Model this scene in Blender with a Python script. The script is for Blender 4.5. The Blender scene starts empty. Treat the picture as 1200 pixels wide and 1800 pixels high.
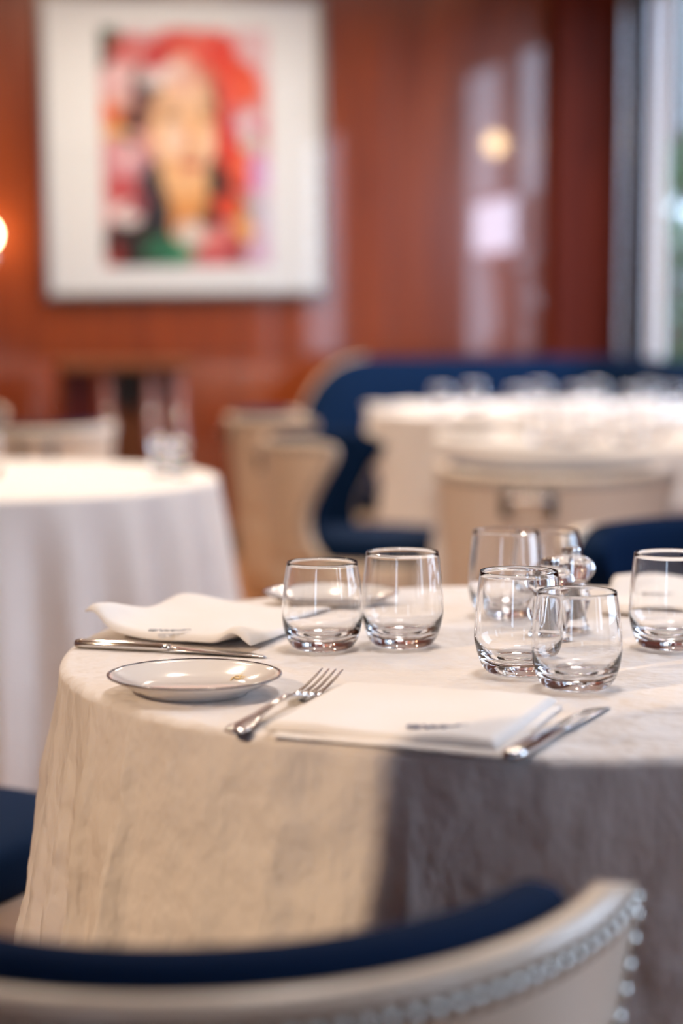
import bpy, bmesh, math, random
from mathutils import Vector, Matrix, noise
random.seed(7)
PI = math.pi
S = bpy.context.scene
COL = S.collection

# ------------------------------------------------------------------ camera, sky, exposure
F_PX, Y_HOR, CAM_H = 3500.0, 554.0, 1.076
PITCH = math.atan((900 - Y_HOR) / F_PX)
cam_data = bpy.data.cameras.new('camera')
cam = bpy.data.objects.new('camera', cam_data); COL.objects.link(cam)
cam.location = (0, 0, CAM_H)
cam.rotation_euler = (PI / 2 - PITCH, 0, 0)
cam_data.sensor_fit = 'VERTICAL'; cam_data.sensor_height = 36; cam_data.sensor_width = 24
cam_data.lens = 36 * F_PX / 1800
cam_data.clip_start = 0.05
cam_data.dof.use_dof = True
cam_data.dof.focus_distance = 1.82
cam_data.dof.aperture_fstop = 70 / 31.0
S.camera = cam

world = bpy.data.worlds.new('sky'); S.world = world; world.use_nodes = True
wn = world.node_tree
wn.nodes['Background'].inputs[0].default_value = (0.62, 0.76, 1.0, 1)
wn.nodes['Background'].inputs[1].default_value = 8.0

S.view_settings.view_transform = 'Standard'
S.view_settings.look = 'None'
S.view_settings.exposure = 0.0
S.view_settings.gamma = 1.0
S.view_settings.use_curve_mapping = False
cy = S.cycles
cy.max_bounces = 20; cy.transmission_bounces = 20; cy.glossy_bounces = 6; cy.diffuse_bounces = 4
cy.transparent_max_bounces = 16
cy.caustics_refractive = True; cy.caustics_reflective = False
cy.blur_glossy = 1.0
cy.sample_clamp_indirect = 40
cy.use_denoising = True

# room axes: the room stands turned by 12 degrees to the camera
RA = math.radians(12)
E1 = Vector((math.cos(RA), math.sin(RA), 0)); E2 = Vector((-math.sin(RA), math.cos(RA), 0))
def room(a, b, z=0.0): return E1 * a + E2 * b + Vector((0, 0, z))
ROOM = Matrix.Rotation(RA, 4, 'Z')

LAMP_WARM = (1.0, 0.83, 0.66)
KEY_POS = (-2.6, -0.3, 2.75)
def lamp_at(name, loc, target, size, watts, col, spread=180):
    l = bpy.data.lights.new(name, 'AREA'); l.shape = 'DISK'; l.size = size; l.energy = watts
    l.color = col; l.spread = math.radians(spread)
    o = bpy.data.objects.new(name, l); COL.objects.link(o)
    o.location = loc
    d = Vector(target) - Vector(loc)
    o.rotation_euler = d.to_track_quat('-Z', 'Y').to_euler()
    return o

# ------------------------------------------------------------------ helpers
def tag(o, label=None, cat=None, group=None, kind=None):
    if label: o['label'] = label
    if cat: o['category'] = cat
    if group: o['group'] = group
    if kind: o['kind'] = kind
    return o
def link(name, me, parent=None, loc=None, rot=None):
    o = bpy.data.objects.new(name, me); COL.objects.link(o)
    if parent is not None: o.parent = parent
    if loc is not None: o.location = loc
    if rot is not None: o.rotation_euler = rot
    return o
def empty(name, label, cat, loc=(0, 0, 0), rz=0.0, group=None):
    o = link(name, None, None, loc, (0, 0, rz)); o.empty_display_size = 0.05
    return tag(o, label, cat, group)
def mk(name, verts, faces, mat=None, smooth=True):
    me = bpy.data.meshes.new(name); me.from_pydata([tuple(v) for v in verts], [], faces)
    if mat: me.materials.append(mat)
    bm = bmesh.new(); bm.from_mesh(me); bmesh.ops.recalc_face_normals(bm, faces=bm.faces); bm.to_mesh(me); bm.free()
    if smooth:
        for p in me.polygons: p.use_smooth = True
    return me
def catmull(pts, n):
    out = []
    P = [pts[0]] + list(pts) + [pts[-1]]
    for i in range(1, len(P) - 2):
        p0, p1, p2, p3 = [Vector(q) for q in P[i - 1:i + 3]]
        for k in range(n):
            t = k / n
            out.append(0.5 * ((2 * p1) + (p2 - p0) * t + (2 * p0 - 5 * p1 + 4 * p2 - p3) * t * t + (3 * p1 - p0 - 3 * p2 + p3) * t ** 3))
    out.append(Vector(pts[-1]))
    return out
def lathe(name, prof, seg, mat, smooth=True, closed=False):
    vs, fs, idx = [], [], []
    for (r, z) in prof:
        if r < 1e-6:
            idx.append([len(vs)] * seg); vs.append((0, 0, z))
        else:
            b = len(vs); idx.append(list(range(b, b + seg)))
            for k in range(seg):
                a = 2 * PI * k / seg; vs.append((r * math.cos(a), r * math.sin(a), z))
    n = len(prof)
    for i in range(n if closed else n - 1):
        A, B = idx[i], idx[(i + 1) % n]
        for k in range(seg):
            k2 = (k + 1) % seg
            f = []
            for q in (A[k], A[k2], B[k2], B[k]):
                if q not in f: f.append(q)
            if len(f) > 2: fs.append(f)
    return mk(name, vs, fs, mat, smooth)
def box_bm(bm, x0, x1, y0, y1, z0, z1, M=None):
    vs = [bm.verts.new((x, y, z)) for x in (x0, x1) for y in (y0, y1) for z in (z0, z1)]
    if M is not None:
        for v in vs: v.co = M @ v.co
    for f in ((0, 1, 3, 2), (4, 6, 7, 5), (0, 4, 5, 1), (2, 3, 7, 6), (0, 2, 6, 4), (1, 5, 7, 3)):
        bm.faces.new([vs[i] for i in f])
    return vs
def boxes(name, lst, mat, bevel=0.0, M=None, seg=2):
    bm = bmesh.new()
    for b in lst: box_bm(bm, *b, M=M)
    bmesh.ops.recalc_face_normals(bm, faces=bm.faces)
    if bevel: bmesh.ops.bevel(bm, geom=list(bm.edges), offset=bevel, segments=seg, affect='EDGES', profile=0.5)
    me = bpy.data.meshes.new(name); bm.to_mesh(me); bm.free()
    if mat: me.materials.append(mat)
    return me
def tube(name, pts, rad, mat, seg=8, closed=False, flat=None):
    """tube along pts; rad number or list; flat squeezes it in z"""
    n = len(pts); P = [Vector(p) for p in pts]; vs, fs = [], []
    up = Vector((0, 0, 1))
    for i in range(n):
        a = P[i - 1] if (i > 0 or closed) else P[i]; b = P[(i + 1) % n] if (i < n - 1 or closed) else P[i]
        t = (b - a).normalized()
        s = t.cross(up)
        if s.length < 1e-4: s = t.cross(Vector((1, 0, 0)))
        s.normalize(); u = s.cross(t)
        r = rad[i] if isinstance(rad, (list, tuple)) else rad
        for k in range(seg):
            c = 2 * PI * k / seg
            vs.append(P[i] + s * (r * math.cos(c)) + u * (r * math.sin(c) * (flat or 1)))
    for i in range(n if closed else n - 1):
        j = (i + 1) % n
        for k in range(seg):
            k2 = (k + 1) % seg
            fs.append((i * seg + k, i * seg + k2, j * seg + k2, j * seg + k))
    if not closed:
        fs.append(list(range(seg))); fs.append(list(range((n - 1) * seg, n * seg)))
    return mk(name, vs, fs, mat)
def join_meshes(name, items, mat):
    """items: (mesh, matrix)"""
    bm = bmesh.new()
    for me, M in items:
        n0 = len(bm.verts); bm.from_mesh(me); bm.verts.ensure_lookup_table()
        for v in bm.verts[n0:]: v.co = M @ v.co
    out = bpy.data.meshes.new(name); bm.to_mesh(out); bm.free()
    out.materials.clear(); out.materials.append(mat)
    return out
def lerp_table(tab, x):
    if x <= tab[0][0]: return tab[0][1]
    for (a, fa), (b, fb) in zip(tab, tab[1:]):
        if x <= b:
            t = (x - a) / (b - a); t = t * t * (3 - 2 * t) * 0.5 + t * 0.5
            return fa + (fb - fa) * t
    return tab[-1][1]
def at(px, py, z):
    """where the photograph's pixel meets the level z, in the room"""
    v = Vector((0, math.cos(PITCH), -math.sin(PITCH))) * F_PX + Vector((px - 600, 0, 0)) + Vector((0, math.sin(PITCH), math.cos(PITCH))) * (900 - py)
    t = (z - CAM_H) / v.z
    return Vector((v.x * t, v.y * t, z))

# ------------------------------------------------------------------ materials
def mat(name, base, rough=0.5, metal=0.0, **kw):
    m = bpy.data.materials.new(name); m.use_nodes = True
    b = m.node_tree.nodes['Principled BSDF']
    b.inputs['Base Color'].default_value = (*base, 1); b.inputs['Roughness'].default_value = rough
    b.inputs['Metallic'].default_value = metal
    for k, v in kw.items():
        b.inputs[k.replace('_', ' ')].default_value = v
    return m
def nodes(m): return m.node_tree.nodes, m.node_tree.links, m.node_tree.nodes['Principled BSDF']
def add_bump(m, scale, strength, dist=0.001, detail=3, stretch=(1, 1, 1), prev=None, kind='noise', rough=0.5):
    N, L, b = nodes(m)
    tc = N.new('ShaderNodeTexCoord'); mp = N.new('ShaderNodeMapping'); mp.inputs['Scale'].default_value = stretch
    L.new(tc.outputs['Object'], mp.inputs['Vector'])
    if kind == 'noise':
        t = N.new('ShaderNodeTexNoise'); t.inputs['Scale'].default_value = scale; t.inputs['Detail'].default_value = detail
        t.inputs['Roughness'].default_value = rough
        L.new(mp.outputs[0], t.inputs['Vector']); out = t.outputs[0]
    else:
        t = N.new('ShaderNodeTexVoronoi'); t.inputs['Scale'].default_value = scale
        L.new(mp.outputs[0], t.inputs['Vector']); out = t.outputs['Distance']
    bp = N.new('ShaderNodeBump'); bp.inputs['Strength'].default_value = strength; bp.inputs['Distance'].default_value = dist
    L.new(out, bp.inputs['Height'])
    if prev: L.new(prev.outputs[0], bp.inputs['Normal'])
    L.new(bp.outputs[0], b.inputs['Normal'])
    return bp
def color_noise(m, c1, c2, scale, stretch=(1, 1, 1), detail=4, lo=0.3, hi=0.7, per_object=0.0):
    N, L, b = nodes(m)
    tc = N.new('ShaderNodeTexCoord'); mp = N.new('ShaderNodeMapping'); mp.inputs['Scale'].default_value = stretch
    L.new(tc.outputs['Object'], mp.inputs['Vector'])
    t = N.new('ShaderNodeTexNoise'); t.inputs['Scale'].default_value = scale; t.inputs['Detail'].default_value = detail
    t.inputs['Distortion'].default_value = 0.6
    L.new(mp.outputs[0], t.inputs['Vector'])
    r = N.new('ShaderNodeValToRGB'); r.color_ramp.elements[0].position = lo; r.color_ramp.elements[1].position = hi
    r.color_ramp.elements[0].color = (*c1, 1); r.color_ramp.elements[1].color = (*c2, 1)
    L.new(t.outputs[0], r.inputs[0])
    out = r.outputs[0]
    if per_object:
        oi = N.new('ShaderNodeObjectInfo'); hs = N.new('ShaderNodeHueSaturation')
        mr = N.new('ShaderNodeMapRange'); mr.inputs['To Min'].default_value = 1 - per_object; mr.inputs['To Max'].default_value = 1 + per_object
        L.new(oi.outputs['Random'], mr.inputs['Value']); L.new(mr.outputs[0], hs.inputs['Value']); L.new(out, hs.inputs['Color'])
        out = hs.outputs[0]
    L.new(out, b.inputs['Base Color'])

M = {}
M['lacquer'] = mat('lacquered_mahogany', (0.3, 0.07, 0.02), 0.35, Coat_Weight=1.0, Coat_Roughness=0.04, Coat_IOR=1.62)
color_noise(M['lacquer'], (0.15, 0.022, 0.0022), (0.27, 0.048, 0.005), 1.6, (5, 5, 0.5), per_object=0.12)
M['mahogany'] = mat('satin_mahogany', (0.1, 0.012, 0.005), 0.5, Specular_IOR_Level=0.12)
color_noise(M['mahogany'], (0.075, 0.008, 0.003), (0.13, 0.017, 0.006), 2.5, (6, 6, 0.6), per_object=0.1)
M['darkwood'] = mat('dark_red_wood', (0.09, 0.018, 0.012), 0.25, Coat_Weight=1.0, Coat_Roughness=0.08, Coat_IOR=2.2)
color_noise(M['darkwood'], (0.17, 0.06, 0.055), (0.26, 0.10, 0.09), 3, (6, 6, 0.7))
M['brownwood'] = mat('brown_wood', (0.16, 0.05, 0.012), 0.4)
color_noise(M['brownwood'], (0.12, 0.035, 0.008), (0.22, 0.07, 0.02), 3, (6, 6, 0.7))
M['black'] = mat('black_lacquer', (0.006, 0.006, 0.007), 0.4)
M['floor'] = mat('oak_floor', (0.35, 0.16, 0.07), 0.35)
color_noise(M['floor'], (0.28, 0.13, 0.055), (0.42, 0.20, 0.09), 2.5, (1, 8, 8), per_object=0.2)
M['plaster'] = mat('ceiling_paint', (0.80, 0.76, 0.70), 0.8)
add_bump(M['plaster'], 60, 0.1)
M['linen'] = mat('white_linen', (0.81, 0.765, 0.745), 0.85, Sheen_Weight=0.15)
b1 = add_bump(M['linen'], 9, 1.0, 0.030, 4, (1.2, 1.2, 0.8))
b2 = add_bump(M['linen'], 30, 0.4, 0.004, 3, (1, 1, 0.9), b1)
add_bump(M['linen'], 900, 0.25, 0.0004, 1, (1, 1, 1), b2)
M['linen2'] = mat('white_table_linen', (0.84, 0.81, 0.79), 0.85, Sheen_Weight=0.1)
add_bump(M['linen2'], 8, 0.3, 0.004, 3)
M['napkin'] = mat('napkin_cotton', (0.86, 0.82, 0.79), 0.85, Sheen_Weight=0.2)
nb = add_bump(M['napkin'], 40, 0.25, 0.001, 3)
add_bump(M['napkin'], 1100, 0.25, 0.0003, 1, (1, 1, 1), nb)
M['leather'] = mat('cream_leather', (0.76, 0.63, 0.49), 0.33, Coat_Weight=0.25, Coat_Roughness=0.2)
add_bump(M['leather'], 260, 0.12, 0.0006, 2, kind='voronoi')
M['velvet'] = mat('navy_velvet', (0.0016, 0.014, 0.050), 0.9, Sheen_Weight=0.03, Sheen_Roughness=0.3, Specular_IOR_Level=0.12)
M['velvet'].node_tree.nodes['Principled BSDF'].inputs['Sheen Tint'].default_value = (0.05, 0.35, 0.75, 1)
add_bump(M['velvet'], 400, 0.15, 0.0006, 2)
M['brass'] = mat('antique_nickel', (0.85, 0.86, 0.80), 0.28, 1.0)
M['lip_shade'] = mat('tan_shade_band', (0.24, 0.17, 0.11), 0.6)  # dark strip behind the nails, paints in the shadow line under the lip
M['bronze'] = mat('dark_bronze', (0.08, 0.07, 0.06), 0.4, 1.0)
M['chrome'] = mat('polished_steel', (0.80, 0.79, 0.78), 0.09, 1.0)
M['chrome_b'] = mat('brushed_steel', (0.62, 0.62, 0.66), 0.22, 1.0)
M['porcelain'] = mat('white_porcelain', (0.80, 0.77, 0.74), 0.12, Coat_Weight=0.6, Coat_Roughness=0.03)
M['rim'] = mat('dark_plum_glaze', (0.03, 0.012, 0.03), 0.2, Coat_Weight=0.5)
M['gold'] = mat('gold_print', (0.62, 0.45, 0.20), 0.4, 0.3)
M['navy_thread'] = mat('navy_thread', (0.10, 0.12, 0.22), 0.8)
M['grey_thread'] = mat('grey_thread', (0.30, 0.32, 0.36), 0.8)
M['glass'] = mat('clear_glass', (1, 1, 1), 0.0, Transmission_Weight=1.0, IOR=1.48)
M['acrylic'] = mat('clear_acrylic', (0.99, 0.99, 0.99), 0.01, Transmission_Weight=1.0, IOR=1.49)
M['salt'] = mat('white_salt', (0.72, 0.69, 0.66), 0.8)
add_bump(M['salt'], 900, 0.8, 0.001)
M['pepper'] = mat('peppercorns', (0.05, 0.035, 0.03), 0.7)
color_noise(M['pepper'], (0.012, 0.009, 0.008), (0.16, 0.11, 0.08), 400)
M['mat_board'] = mat('white_mat_board', (0.86, 0.85, 0.85), 0.9)
M['frame'] = mat('pewter_frame', (0.35, 0.32, 0.31), 0.3, 0.9)
M['shade'] = mat('window_blind', (0.75, 0.75, 0.8), 0.8)
def emis(name, col, s):
    m = mat(name, col, 0.5); b = m.node_tree.nodes['Principled BSDF']
    b.inputs['Emission Color'].default_value = (*col, 1); b.inputs['Emission Strength'].default_value = s
    return m
M['bulb'] = emis('lamp_globe', (1.0, 0.72, 0.40), 34)
M['downlight'] = emis('downlight_lens', (1.0, 0.85, 0.66), 6)
M['signlight'] = emis('backlit_sign_face', (0.72, 0.76, 1.0), 15.0)
M['red'] = mat('red_enamel', (0.5, 0.03, 0.03), 0.4)
def pane_mat(name, ior=1.5):
    m = bpy.data.materials.new(name); m.use_nodes = True
    N, L = m.node_tree.nodes, m.node_tree.links
    N.remove(N['Principled BSDF'])
    t = N.new('ShaderNodeBsdfTransparent'); g = N.new('ShaderNodeBsdfGlossy'); g.inputs['Roughness'].default_value = 0.02
    t.inputs[0].default_value = (0.97, 0.98, 0.98, 1)
    fr = N.new('ShaderNodeFresnel'); ge = N.new('ShaderNodeNewGeometry'); mr = N.new('ShaderNodeMapRange')
    mr.inputs['To Min'].default_value = ior; mr.inputs['To Max'].default_value = 1 / ior   # same reflection from both faces of the thin pane
    L.new(ge.outputs['Backfacing'], mr.inputs['Value']); L.new(mr.outputs[0], fr.inputs[0]); mx = N.new('ShaderNodeMixShader')
    L.new(fr.outputs[0], mx.inputs[0]); L.new(t.outputs[0], mx.inputs[1]); L.new(g.outputs[0], mx.inputs[2])
    L.new(mx.outputs[0], N['Material Output'].inputs[0])
    return m
M['pane'] = pane_mat('window_glass'); M['glazing'] = pane_mat('picture_glass', 1.6)

# ------------------------------------------------------------------ room shell
CEIL, BACK, RIGHT, LEFT, REAR = 2.9, 8.85, 3.2, -4.6, -4.4
def struct(name, me, parent=None):
    o = link(name, me, parent)
    if parent is None: o['kind'] = 'structure'
    return o
floor = struct('floor', boxes('floor', [(LEFT - .2, RIGHT + .08, REAR - .2, BACK + .2, -0.12, -0.012)], M['brownwood'], M=ROOM))
pw = 0.145
k = 0; a = LEFT
while a < RIGHT:
    a1 = min(a + pw, RIGHT)
    for (q0, q1) in ((REAR, 0.9 + (k % 3) * 0.8), (0.9 + (k % 3) * 0.8, 5.0 + (k % 4) * 0.6), (5.0 + (k % 4) * 0.6, BACK)):
        struct('plank', boxes('plank', [(a + .001, a1 - .001, q0 + .001, q1 - .001, -0.012, 0.0)], M['floor'], M=ROOM), floor)
    a += pw; k += 1
struct('ceiling', boxes('ceiling', [(LEFT - .2, RIGHT + .08, REAR - .2, BACK + .2, CEIL, CEIL + .12)], M['plaster'], M=ROOM))
wb = struct('wall_back', boxes('wall_back', [(LEFT - .2, RIGHT + .08, BACK + .012, BACK + .2, 0, CEIL)], M['mahogany'], M=ROOM))
edges = [LEFT, -3.5, -2.3, -1.1, 0.1, 0.98, 2.1, RIGHT]
for x0, x1 in zip(edges, edges[1:]):
    for z0, z1 in ((0.10, 0.90), (0.906, CEIL)):
        struct('panel', boxes('panel', [(x0 + .002, x1 - .002, BACK, BACK + .014, z0, z1)], M['lacquer'], 0.002, M=ROOM), wb)
struct('baseboard_back', boxes('baseboard_back', [(LEFT, RIGHT, BACK - .018, BACK, 0, 0.10)], M['bronze'], 0.004, M=ROOM))
struct('wall_left', boxes('wall_left', [(LEFT - .2, LEFT, REAR, BACK, 0, CEIL)], M['lacquer'], M=ROOM))
# right wall: piers, sill and header round the windows
SILL, HEAD = 0.35, 2.55
WIN = [(7.02, 8.62), (5.95, 6.88), (0.9, 2.6), (-1.15, -0.5), (-2.3, -1.9)]
lst = [(RIGHT, RIGHT + .08, REAR - .2, BACK + .2, 0, SILL), (RIGHT, RIGHT + .08, REAR - .2, BACK + .2, HEAD, CEIL)]
cur = BACK + .2
for (y0, y1) in WIN:
    lst.append((RIGHT, RIGHT + .08, y1, cur, SILL, HEAD)); cur = y0
lst.append((RIGHT, RIGHT + .08, REAR - .2, cur, SILL, HEAD))
struct('wall_right', boxes('wall_right', lst, M['mahogany'], M=ROOM))
for i, (y0, y1) in enumerate(WIN):
    w = struct('window_%d' % (i + 1), boxes('window_frame', [(RIGHT + .02, RIGHT + .07, y0, y0 + .05, SILL, HEAD), (RIGHT + .02, RIGHT + .07, y1 - .05, y1, SILL, HEAD),
        (RIGHT + .02, RIGHT + .07, y0 + .05, y1 - .05, SILL, SILL + .06), (RIGHT + .02, RIGHT + .07, y0 + .05, y1 - .05, HEAD - .06, HEAD)], M['chrome_b'], 0.004, M=ROOM))
    struct('pane', boxes('pane', [(RIGHT + .04, RIGHT + .05, y0 + .05, y1 - .05, SILL + .06, HEAD - .06)], M['pane'], M=ROOM), w)
    if i == 0:
        struct('gasket', boxes('gasket', [(RIGHT - .012, RIGHT + .018, 8.545, 8.61, SILL, HEAD)], M['black'], 0.003, M=ROOM), w)
        o = struct('mullion', boxes('mullion', [(RIGHT + .025, RIGHT + .055, 8.41, 8.53, SILL + .01, HEAD - .01)], M['mat_board'], 0.006, M=ROOM), w)
# rear wall behind the camera, its unseen window added for daylight fill
RW = [(-3.9, -3.0)]
lst = [(LEFT - .2, RIGHT + .08, REAR - .2, REAR, 0, SILL), (LEFT - .2, RIGHT + .08, REAR - .2, REAR, HEAD, CEIL), (LEFT - .2, RW[0][0], REAR - .2, REAR, SILL, HEAD),
       (RW[0][1], RIGHT + .08, REAR - .2, REAR, SILL, HEAD)]
struct('wall_rear', boxes('wall_rear', lst, M['lacquer'], M=ROOM))
for i, (x0, x1) in enumerate(RW):
    w = struct('window_%d' % (i + 6), boxes('window_frame', [(x0, x0 + .05, REAR - .12, REAR - .04, SILL, HEAD), (x1 - .05, x1, REAR - .12, REAR - .04, SILL, HEAD),
        (x0 + .05, x1 - .05, REAR - .12, REAR - .04, SILL, SILL + .06), (x0 + .05, x1 - .05, REAR - .12, REAR - .04, HEAD - .06, HEAD)], M['chrome_b'], 0.004, M=ROOM))
    struct('pane', boxes('pane', [(x0 + .05, x1 - .05, REAR - .085, REAR - .075, SILL + .06, HEAD - .06)], M['pane'], M=ROOM), w)
# pilaster at the corner and the steel post beside it
struct('trim_1', boxes('pilaster', [(2.85, 3.125, 8.74, BACK, 0, CEIL)], M['mahogany'], 0.004, M=ROOM))
struct('trim_2', boxes('post', [(3.13, 3.19, 8.66, 8.76, 0, CEIL)], M['chrome_b'], 0.008, M=ROOM))
struct('key_blocker', boxes('light_blocker', [(-1.60, -1.30, 0.02, 0.3775, 0, CEIL)], M['mahogany'], 0.006, M=Matrix.Identity(4)))  # unseen blocker, added to shade the right of the near skirt from the key

# ------------------------------------------------------------------ outside the windows
struct('street', boxes('street', [(RIGHT + .08, 30, -25, 40, -0.2, -0.12)], mat('grey_paving', (0.08, 0.08, 0.085), 0.8), M=ROOM))
fac = empty('street_building', 'brown street building seen blurred through the window at right', 'building', room(9, 24, -.12), RA - PI / 2)
link('facade', boxes('facade', [(-6, 0, -5.6, 14, 0, 9)], mat('brown_render', (0.075, 0.048, 0.040), 0.85)), fac)
mw = mat('pale_window', (0.20, 0.25, 0.25), 0.2)
for j in range(10):
    for q in range(3):
        link('facade_window', boxes('facade_window', [(-.02, .06, -5.2 + j * 1.9, -4.0 + j * 1.9, 0.9 + q * 2.6, 2.6 + q * 2.6)], mw, 0.02), fac)
M['leaf'] = mat('leaf_green', (0.05, 0.12, 0.04), 0.5)
def shrub(loc, h, n, label):
    t = empty('potted_shrub', label, 'shrub', loc)
    link('pot', lathe('pot', [(0, 0), (.2, 0), (.26, .42), (.24, .44), (.22, .40), (0, .40)], 20, mat('grey_pot', (.3, .3, .32), .7)), t)
    link('stem', tube('stem', [(0, 0, .38), (.02, 0, .7), (0, .02, h * .8)], [.025, .02, .01], M['brownwood']), t)
    vs, fs = [], []
    for i in range(n):
        r = (0.16 + 0.34 * random.random()); az = random.random() * 2 * PI; zz = .5 + (h - .5) * random.random()
        c = Vector((r * math.cos(az), r * math.sin(az), zz)); d = Vector((random.gauss(0, 1), random.gauss(0, 1), random.gauss(0, .6))).normalized()
        s = d.cross(Vector((0, 0, 1))).normalized() * .045; b = len(vs); d *= .085
        vs += [c - d, c + s, c + d, c - s]; fs.append((b, b + 1, b + 2, b + 3))
    o = link('foliage', mk('foliage', vs, fs, M['leaf'], False), t); o['kind'] = 'stuff'
shrub(room(4.9, 12.6, -.12), 2.4, 900, 'green potted shrub outside, nearest to the corner window')
shrub(room(6.4, 17.4, -.12), 2.7, 900, 'green potted shrub outside, farther along the street')
shrub(room(4.6, 3.6, -.12), 2.1, 900, 'green potted shrub outside the wide side window')
par = empty('parasol', 'white street parasol standing outside the corner window', 'parasol', room(7.6, 21.4, -.12))
link('pole', tube('pole', [(0, 0, 0), (0, 0, 2.6)], .025, M['chrome_b']), par)
link('canopy', lathe('canopy', [(0, 2.75), (.7, 2.5), (1.4, 2.2), (1.4, 2.05), (1.38, 2.18), (.7, 2.47), (0, 2.72)], 16, mat('white_canvas', (.85, .88, .88), .8)), par)
link('base', lathe('base', [(0, 0), (.3, 0), (.3, .06), (.05, .1), (0, .1)], 20, M['bronze']), par)

# ------------------------------------------------------------------ ceiling downlights (out of the frame, over the tables)
ring_me = lathe('trim_ring', [(.05, 0), (.075, 0), (.078, -.006), (.05, -.012)], 24, M['chrome_b'], closed=True)
lens_me = lathe('lens', [(0, -.004), (.05, -.004), (.05, 0), (0, 0)], 20, M['downlight'])
DL = [((0.25, 2.0), 14), ((-0.85, 4.0), 20), ((0.8, 5.4), 8), ((0.75, 6.9), 28), ((-1.3, 6.4), 12), ((1.0, 3.6), 12), ((-0.1, 4.2), 12), ((-2.4, 4.6), 8), ((-.95, 7.75), 24), ((-0.25, 7.9), 24)]  # last two are added to brighten the portrait and the wall round it
DLW = ['the near table in focus', 'the left table', 'the middle right table', 'the far right table', 'the pale chairs behind the left table', 'the gap right of the near table', 'the gap behind the near table', 'the far left of the room', 'the floor before the portrait, left one, added to light it', 'the floor before the portrait, right one, added to light it']
for i, ((x, y), wts) in enumerate(DL):
    t = empty('downlight', 'recessed ceiling downlight above ' + DLW[i], 'light', (x, y, CEIL), 0, 'recessed ceiling downlights')
    link('trim_ring', ring_me, t); link('lens', lens_me, t)
    l = lamp_at('lamp_light', (x, y, CEIL - .02), (x, y, 0), .45 if i == 0 else .11, wts, (1, .93, .9) if i == 0 else LAMP_WARM, 150); l.parent = t; l.location = (0, 0, -.02); l.rotation_euler = (0, 0, 0)
# warm wall washer spot behind the camera
sp = empty('spotlight', 'warm ceiling track spotlight behind the camera', 'light', KEY_POS)
link('lamp_can', tube('lamp_can', [(0, 0, 0), (0, 0, .16)], .05, M['black'], 20), sp)
link('stem', tube('stem', [(0, 0, .16), (0, 0, CEIL - KEY_POS[2] - .001)], .012, M['black']), sp)
l = lamp_at('lamp_light', KEY_POS, (0.0, 1.35, 0.55), .014, 10, (1.0, 0.72, 0.47), 60)
l.parent = sp; l.location = (0, 0, -.012)
l.rotation_euler = (Vector((0.0, 1.35, 0.55)) - Vector(KEY_POS)).to_track_quat('-Z', 'Y').to_euler()

# sconces
def sconce(loc, label, face):
    t = empty('wall_sconce', label, 'light', loc)
    link('globe', lathe('globe', [(.055 * math.sin(PI * i / 12), -.055 * math.cos(PI * i / 12)) for i in range(13)], 20, M['bulb']), t)
    f = Vector(face)
    link('arm', tube('arm', [f * .0, f * .055 + Vector((0, 0, -.05)), f * .10 + Vector((0, 0, -.09))], .009, M['brass']), t)
    link('wall_plate', tube('wall_plate', [f * .098 + Vector((0, 0, -.09)), f * .112 + Vector((0, 0, -.09))], .045, M['brass'], 20), t)
sconce(room(3.09, 7.17, 2.0), 'brass wall sconce with glowing globe on the pier between the windows', E1)
sconce(at(2, 0, 3) * 0 + room(0.290, 8.74, 1.42), 'brass wall sconce with glowing globe left of the framed portrait', E2)
# backlit sign in the window
sg = empty('lit_sign', 'small white backlit sign with red edges hung by the window pier', 'sign', room(3.12, 7.08, 1.56), RA)
link('face', boxes('face', [(-.012, .0, -.38, .38, -.14, .14)], M['signlight']), sg)
link('edge_strip', boxes('edge_strip', [(-.016, .02, -.39, .39, .14, .165)], M['red']), sg)
link('edge_strip', boxes('edge_strip', [(-.016, .02, -.39, .39, -.165, -.14)], M['red']), sg)
link('back_box', boxes('back_box', [(.0, .08, -.38, .38, -.14, .14)], M['chrome_b']), sg)

# ------------------------------------------------------------------ framed portrait
PB = (0.549, 1.80, 1.16, 2.47)
pc = ((PB[0] + PB[1]) / 2, (PB[2] + PB[3]) / 2); pwid, phei = PB[1] - PB[0], PB[3] - PB[2]
pic = empty('framed_portrait', 'large framed print of a woman among red and pink flowers, white mat', 'picture', room(pc[0], BACK - .001, pc[1]))
pic.rotation_euler = (Matrix.Rotation(RA, 4, 'Z') @ Matrix.Rotation(math.radians(-0.8), 4, 'Y')).to_euler()
hw, hh, fb = pwid / 2, phei / 2, .022
link('backing', boxes('backing', [(-hw + .01, hw - .01, -.012, 0, -hh + .01, hh - .01)], M['black']), pic)
fr = link('frame', None, pic)
for b in ((-hw, -hw + fb, -.045, 0, -hh, hh), (hw - fb, hw, -.045, 0, -hh, hh), (-hw + fb, hw - fb, -.045, 0, hh - fb, hh), (-hw + fb, hw - fb, -.045, 0, -hh, -hh + fb)):
    link('frame_bar', boxes('frame_bar', [b], M['frame'], 0.003), fr)
link('mat_board', boxes('mat_board', [(-hw + fb, hw - fb, -.022, -.012, -hh + fb, hh - fb)], M['mat_board']), pic)
BL = []
def el(x, y, rx, ry, c, soft=.35, rot=0): BL.append((x, y, rx, ry, c, soft, rot))
el(650, 110, 400, 60, (222, 200, 205)); el(900, 170, 120, 140, (228, 190, 195))
el(375, 150, 62, 80, (18, 45, 30), .2); el(356, 190, 14, 60, (8, 10, 10)); el(400, 130, 26, 34, (40, 90, 60))
el(470, 175, 95, 60, (205, 85, 85)); el(480, 190, 40, 30, (225, 150, 150)); el(640, 165, 120, 75, (214, 60, 52)); el(740, 185, 110, 90, (225, 62, 50)); el(690, 150, 60, 30, (235, 110, 95))
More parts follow.
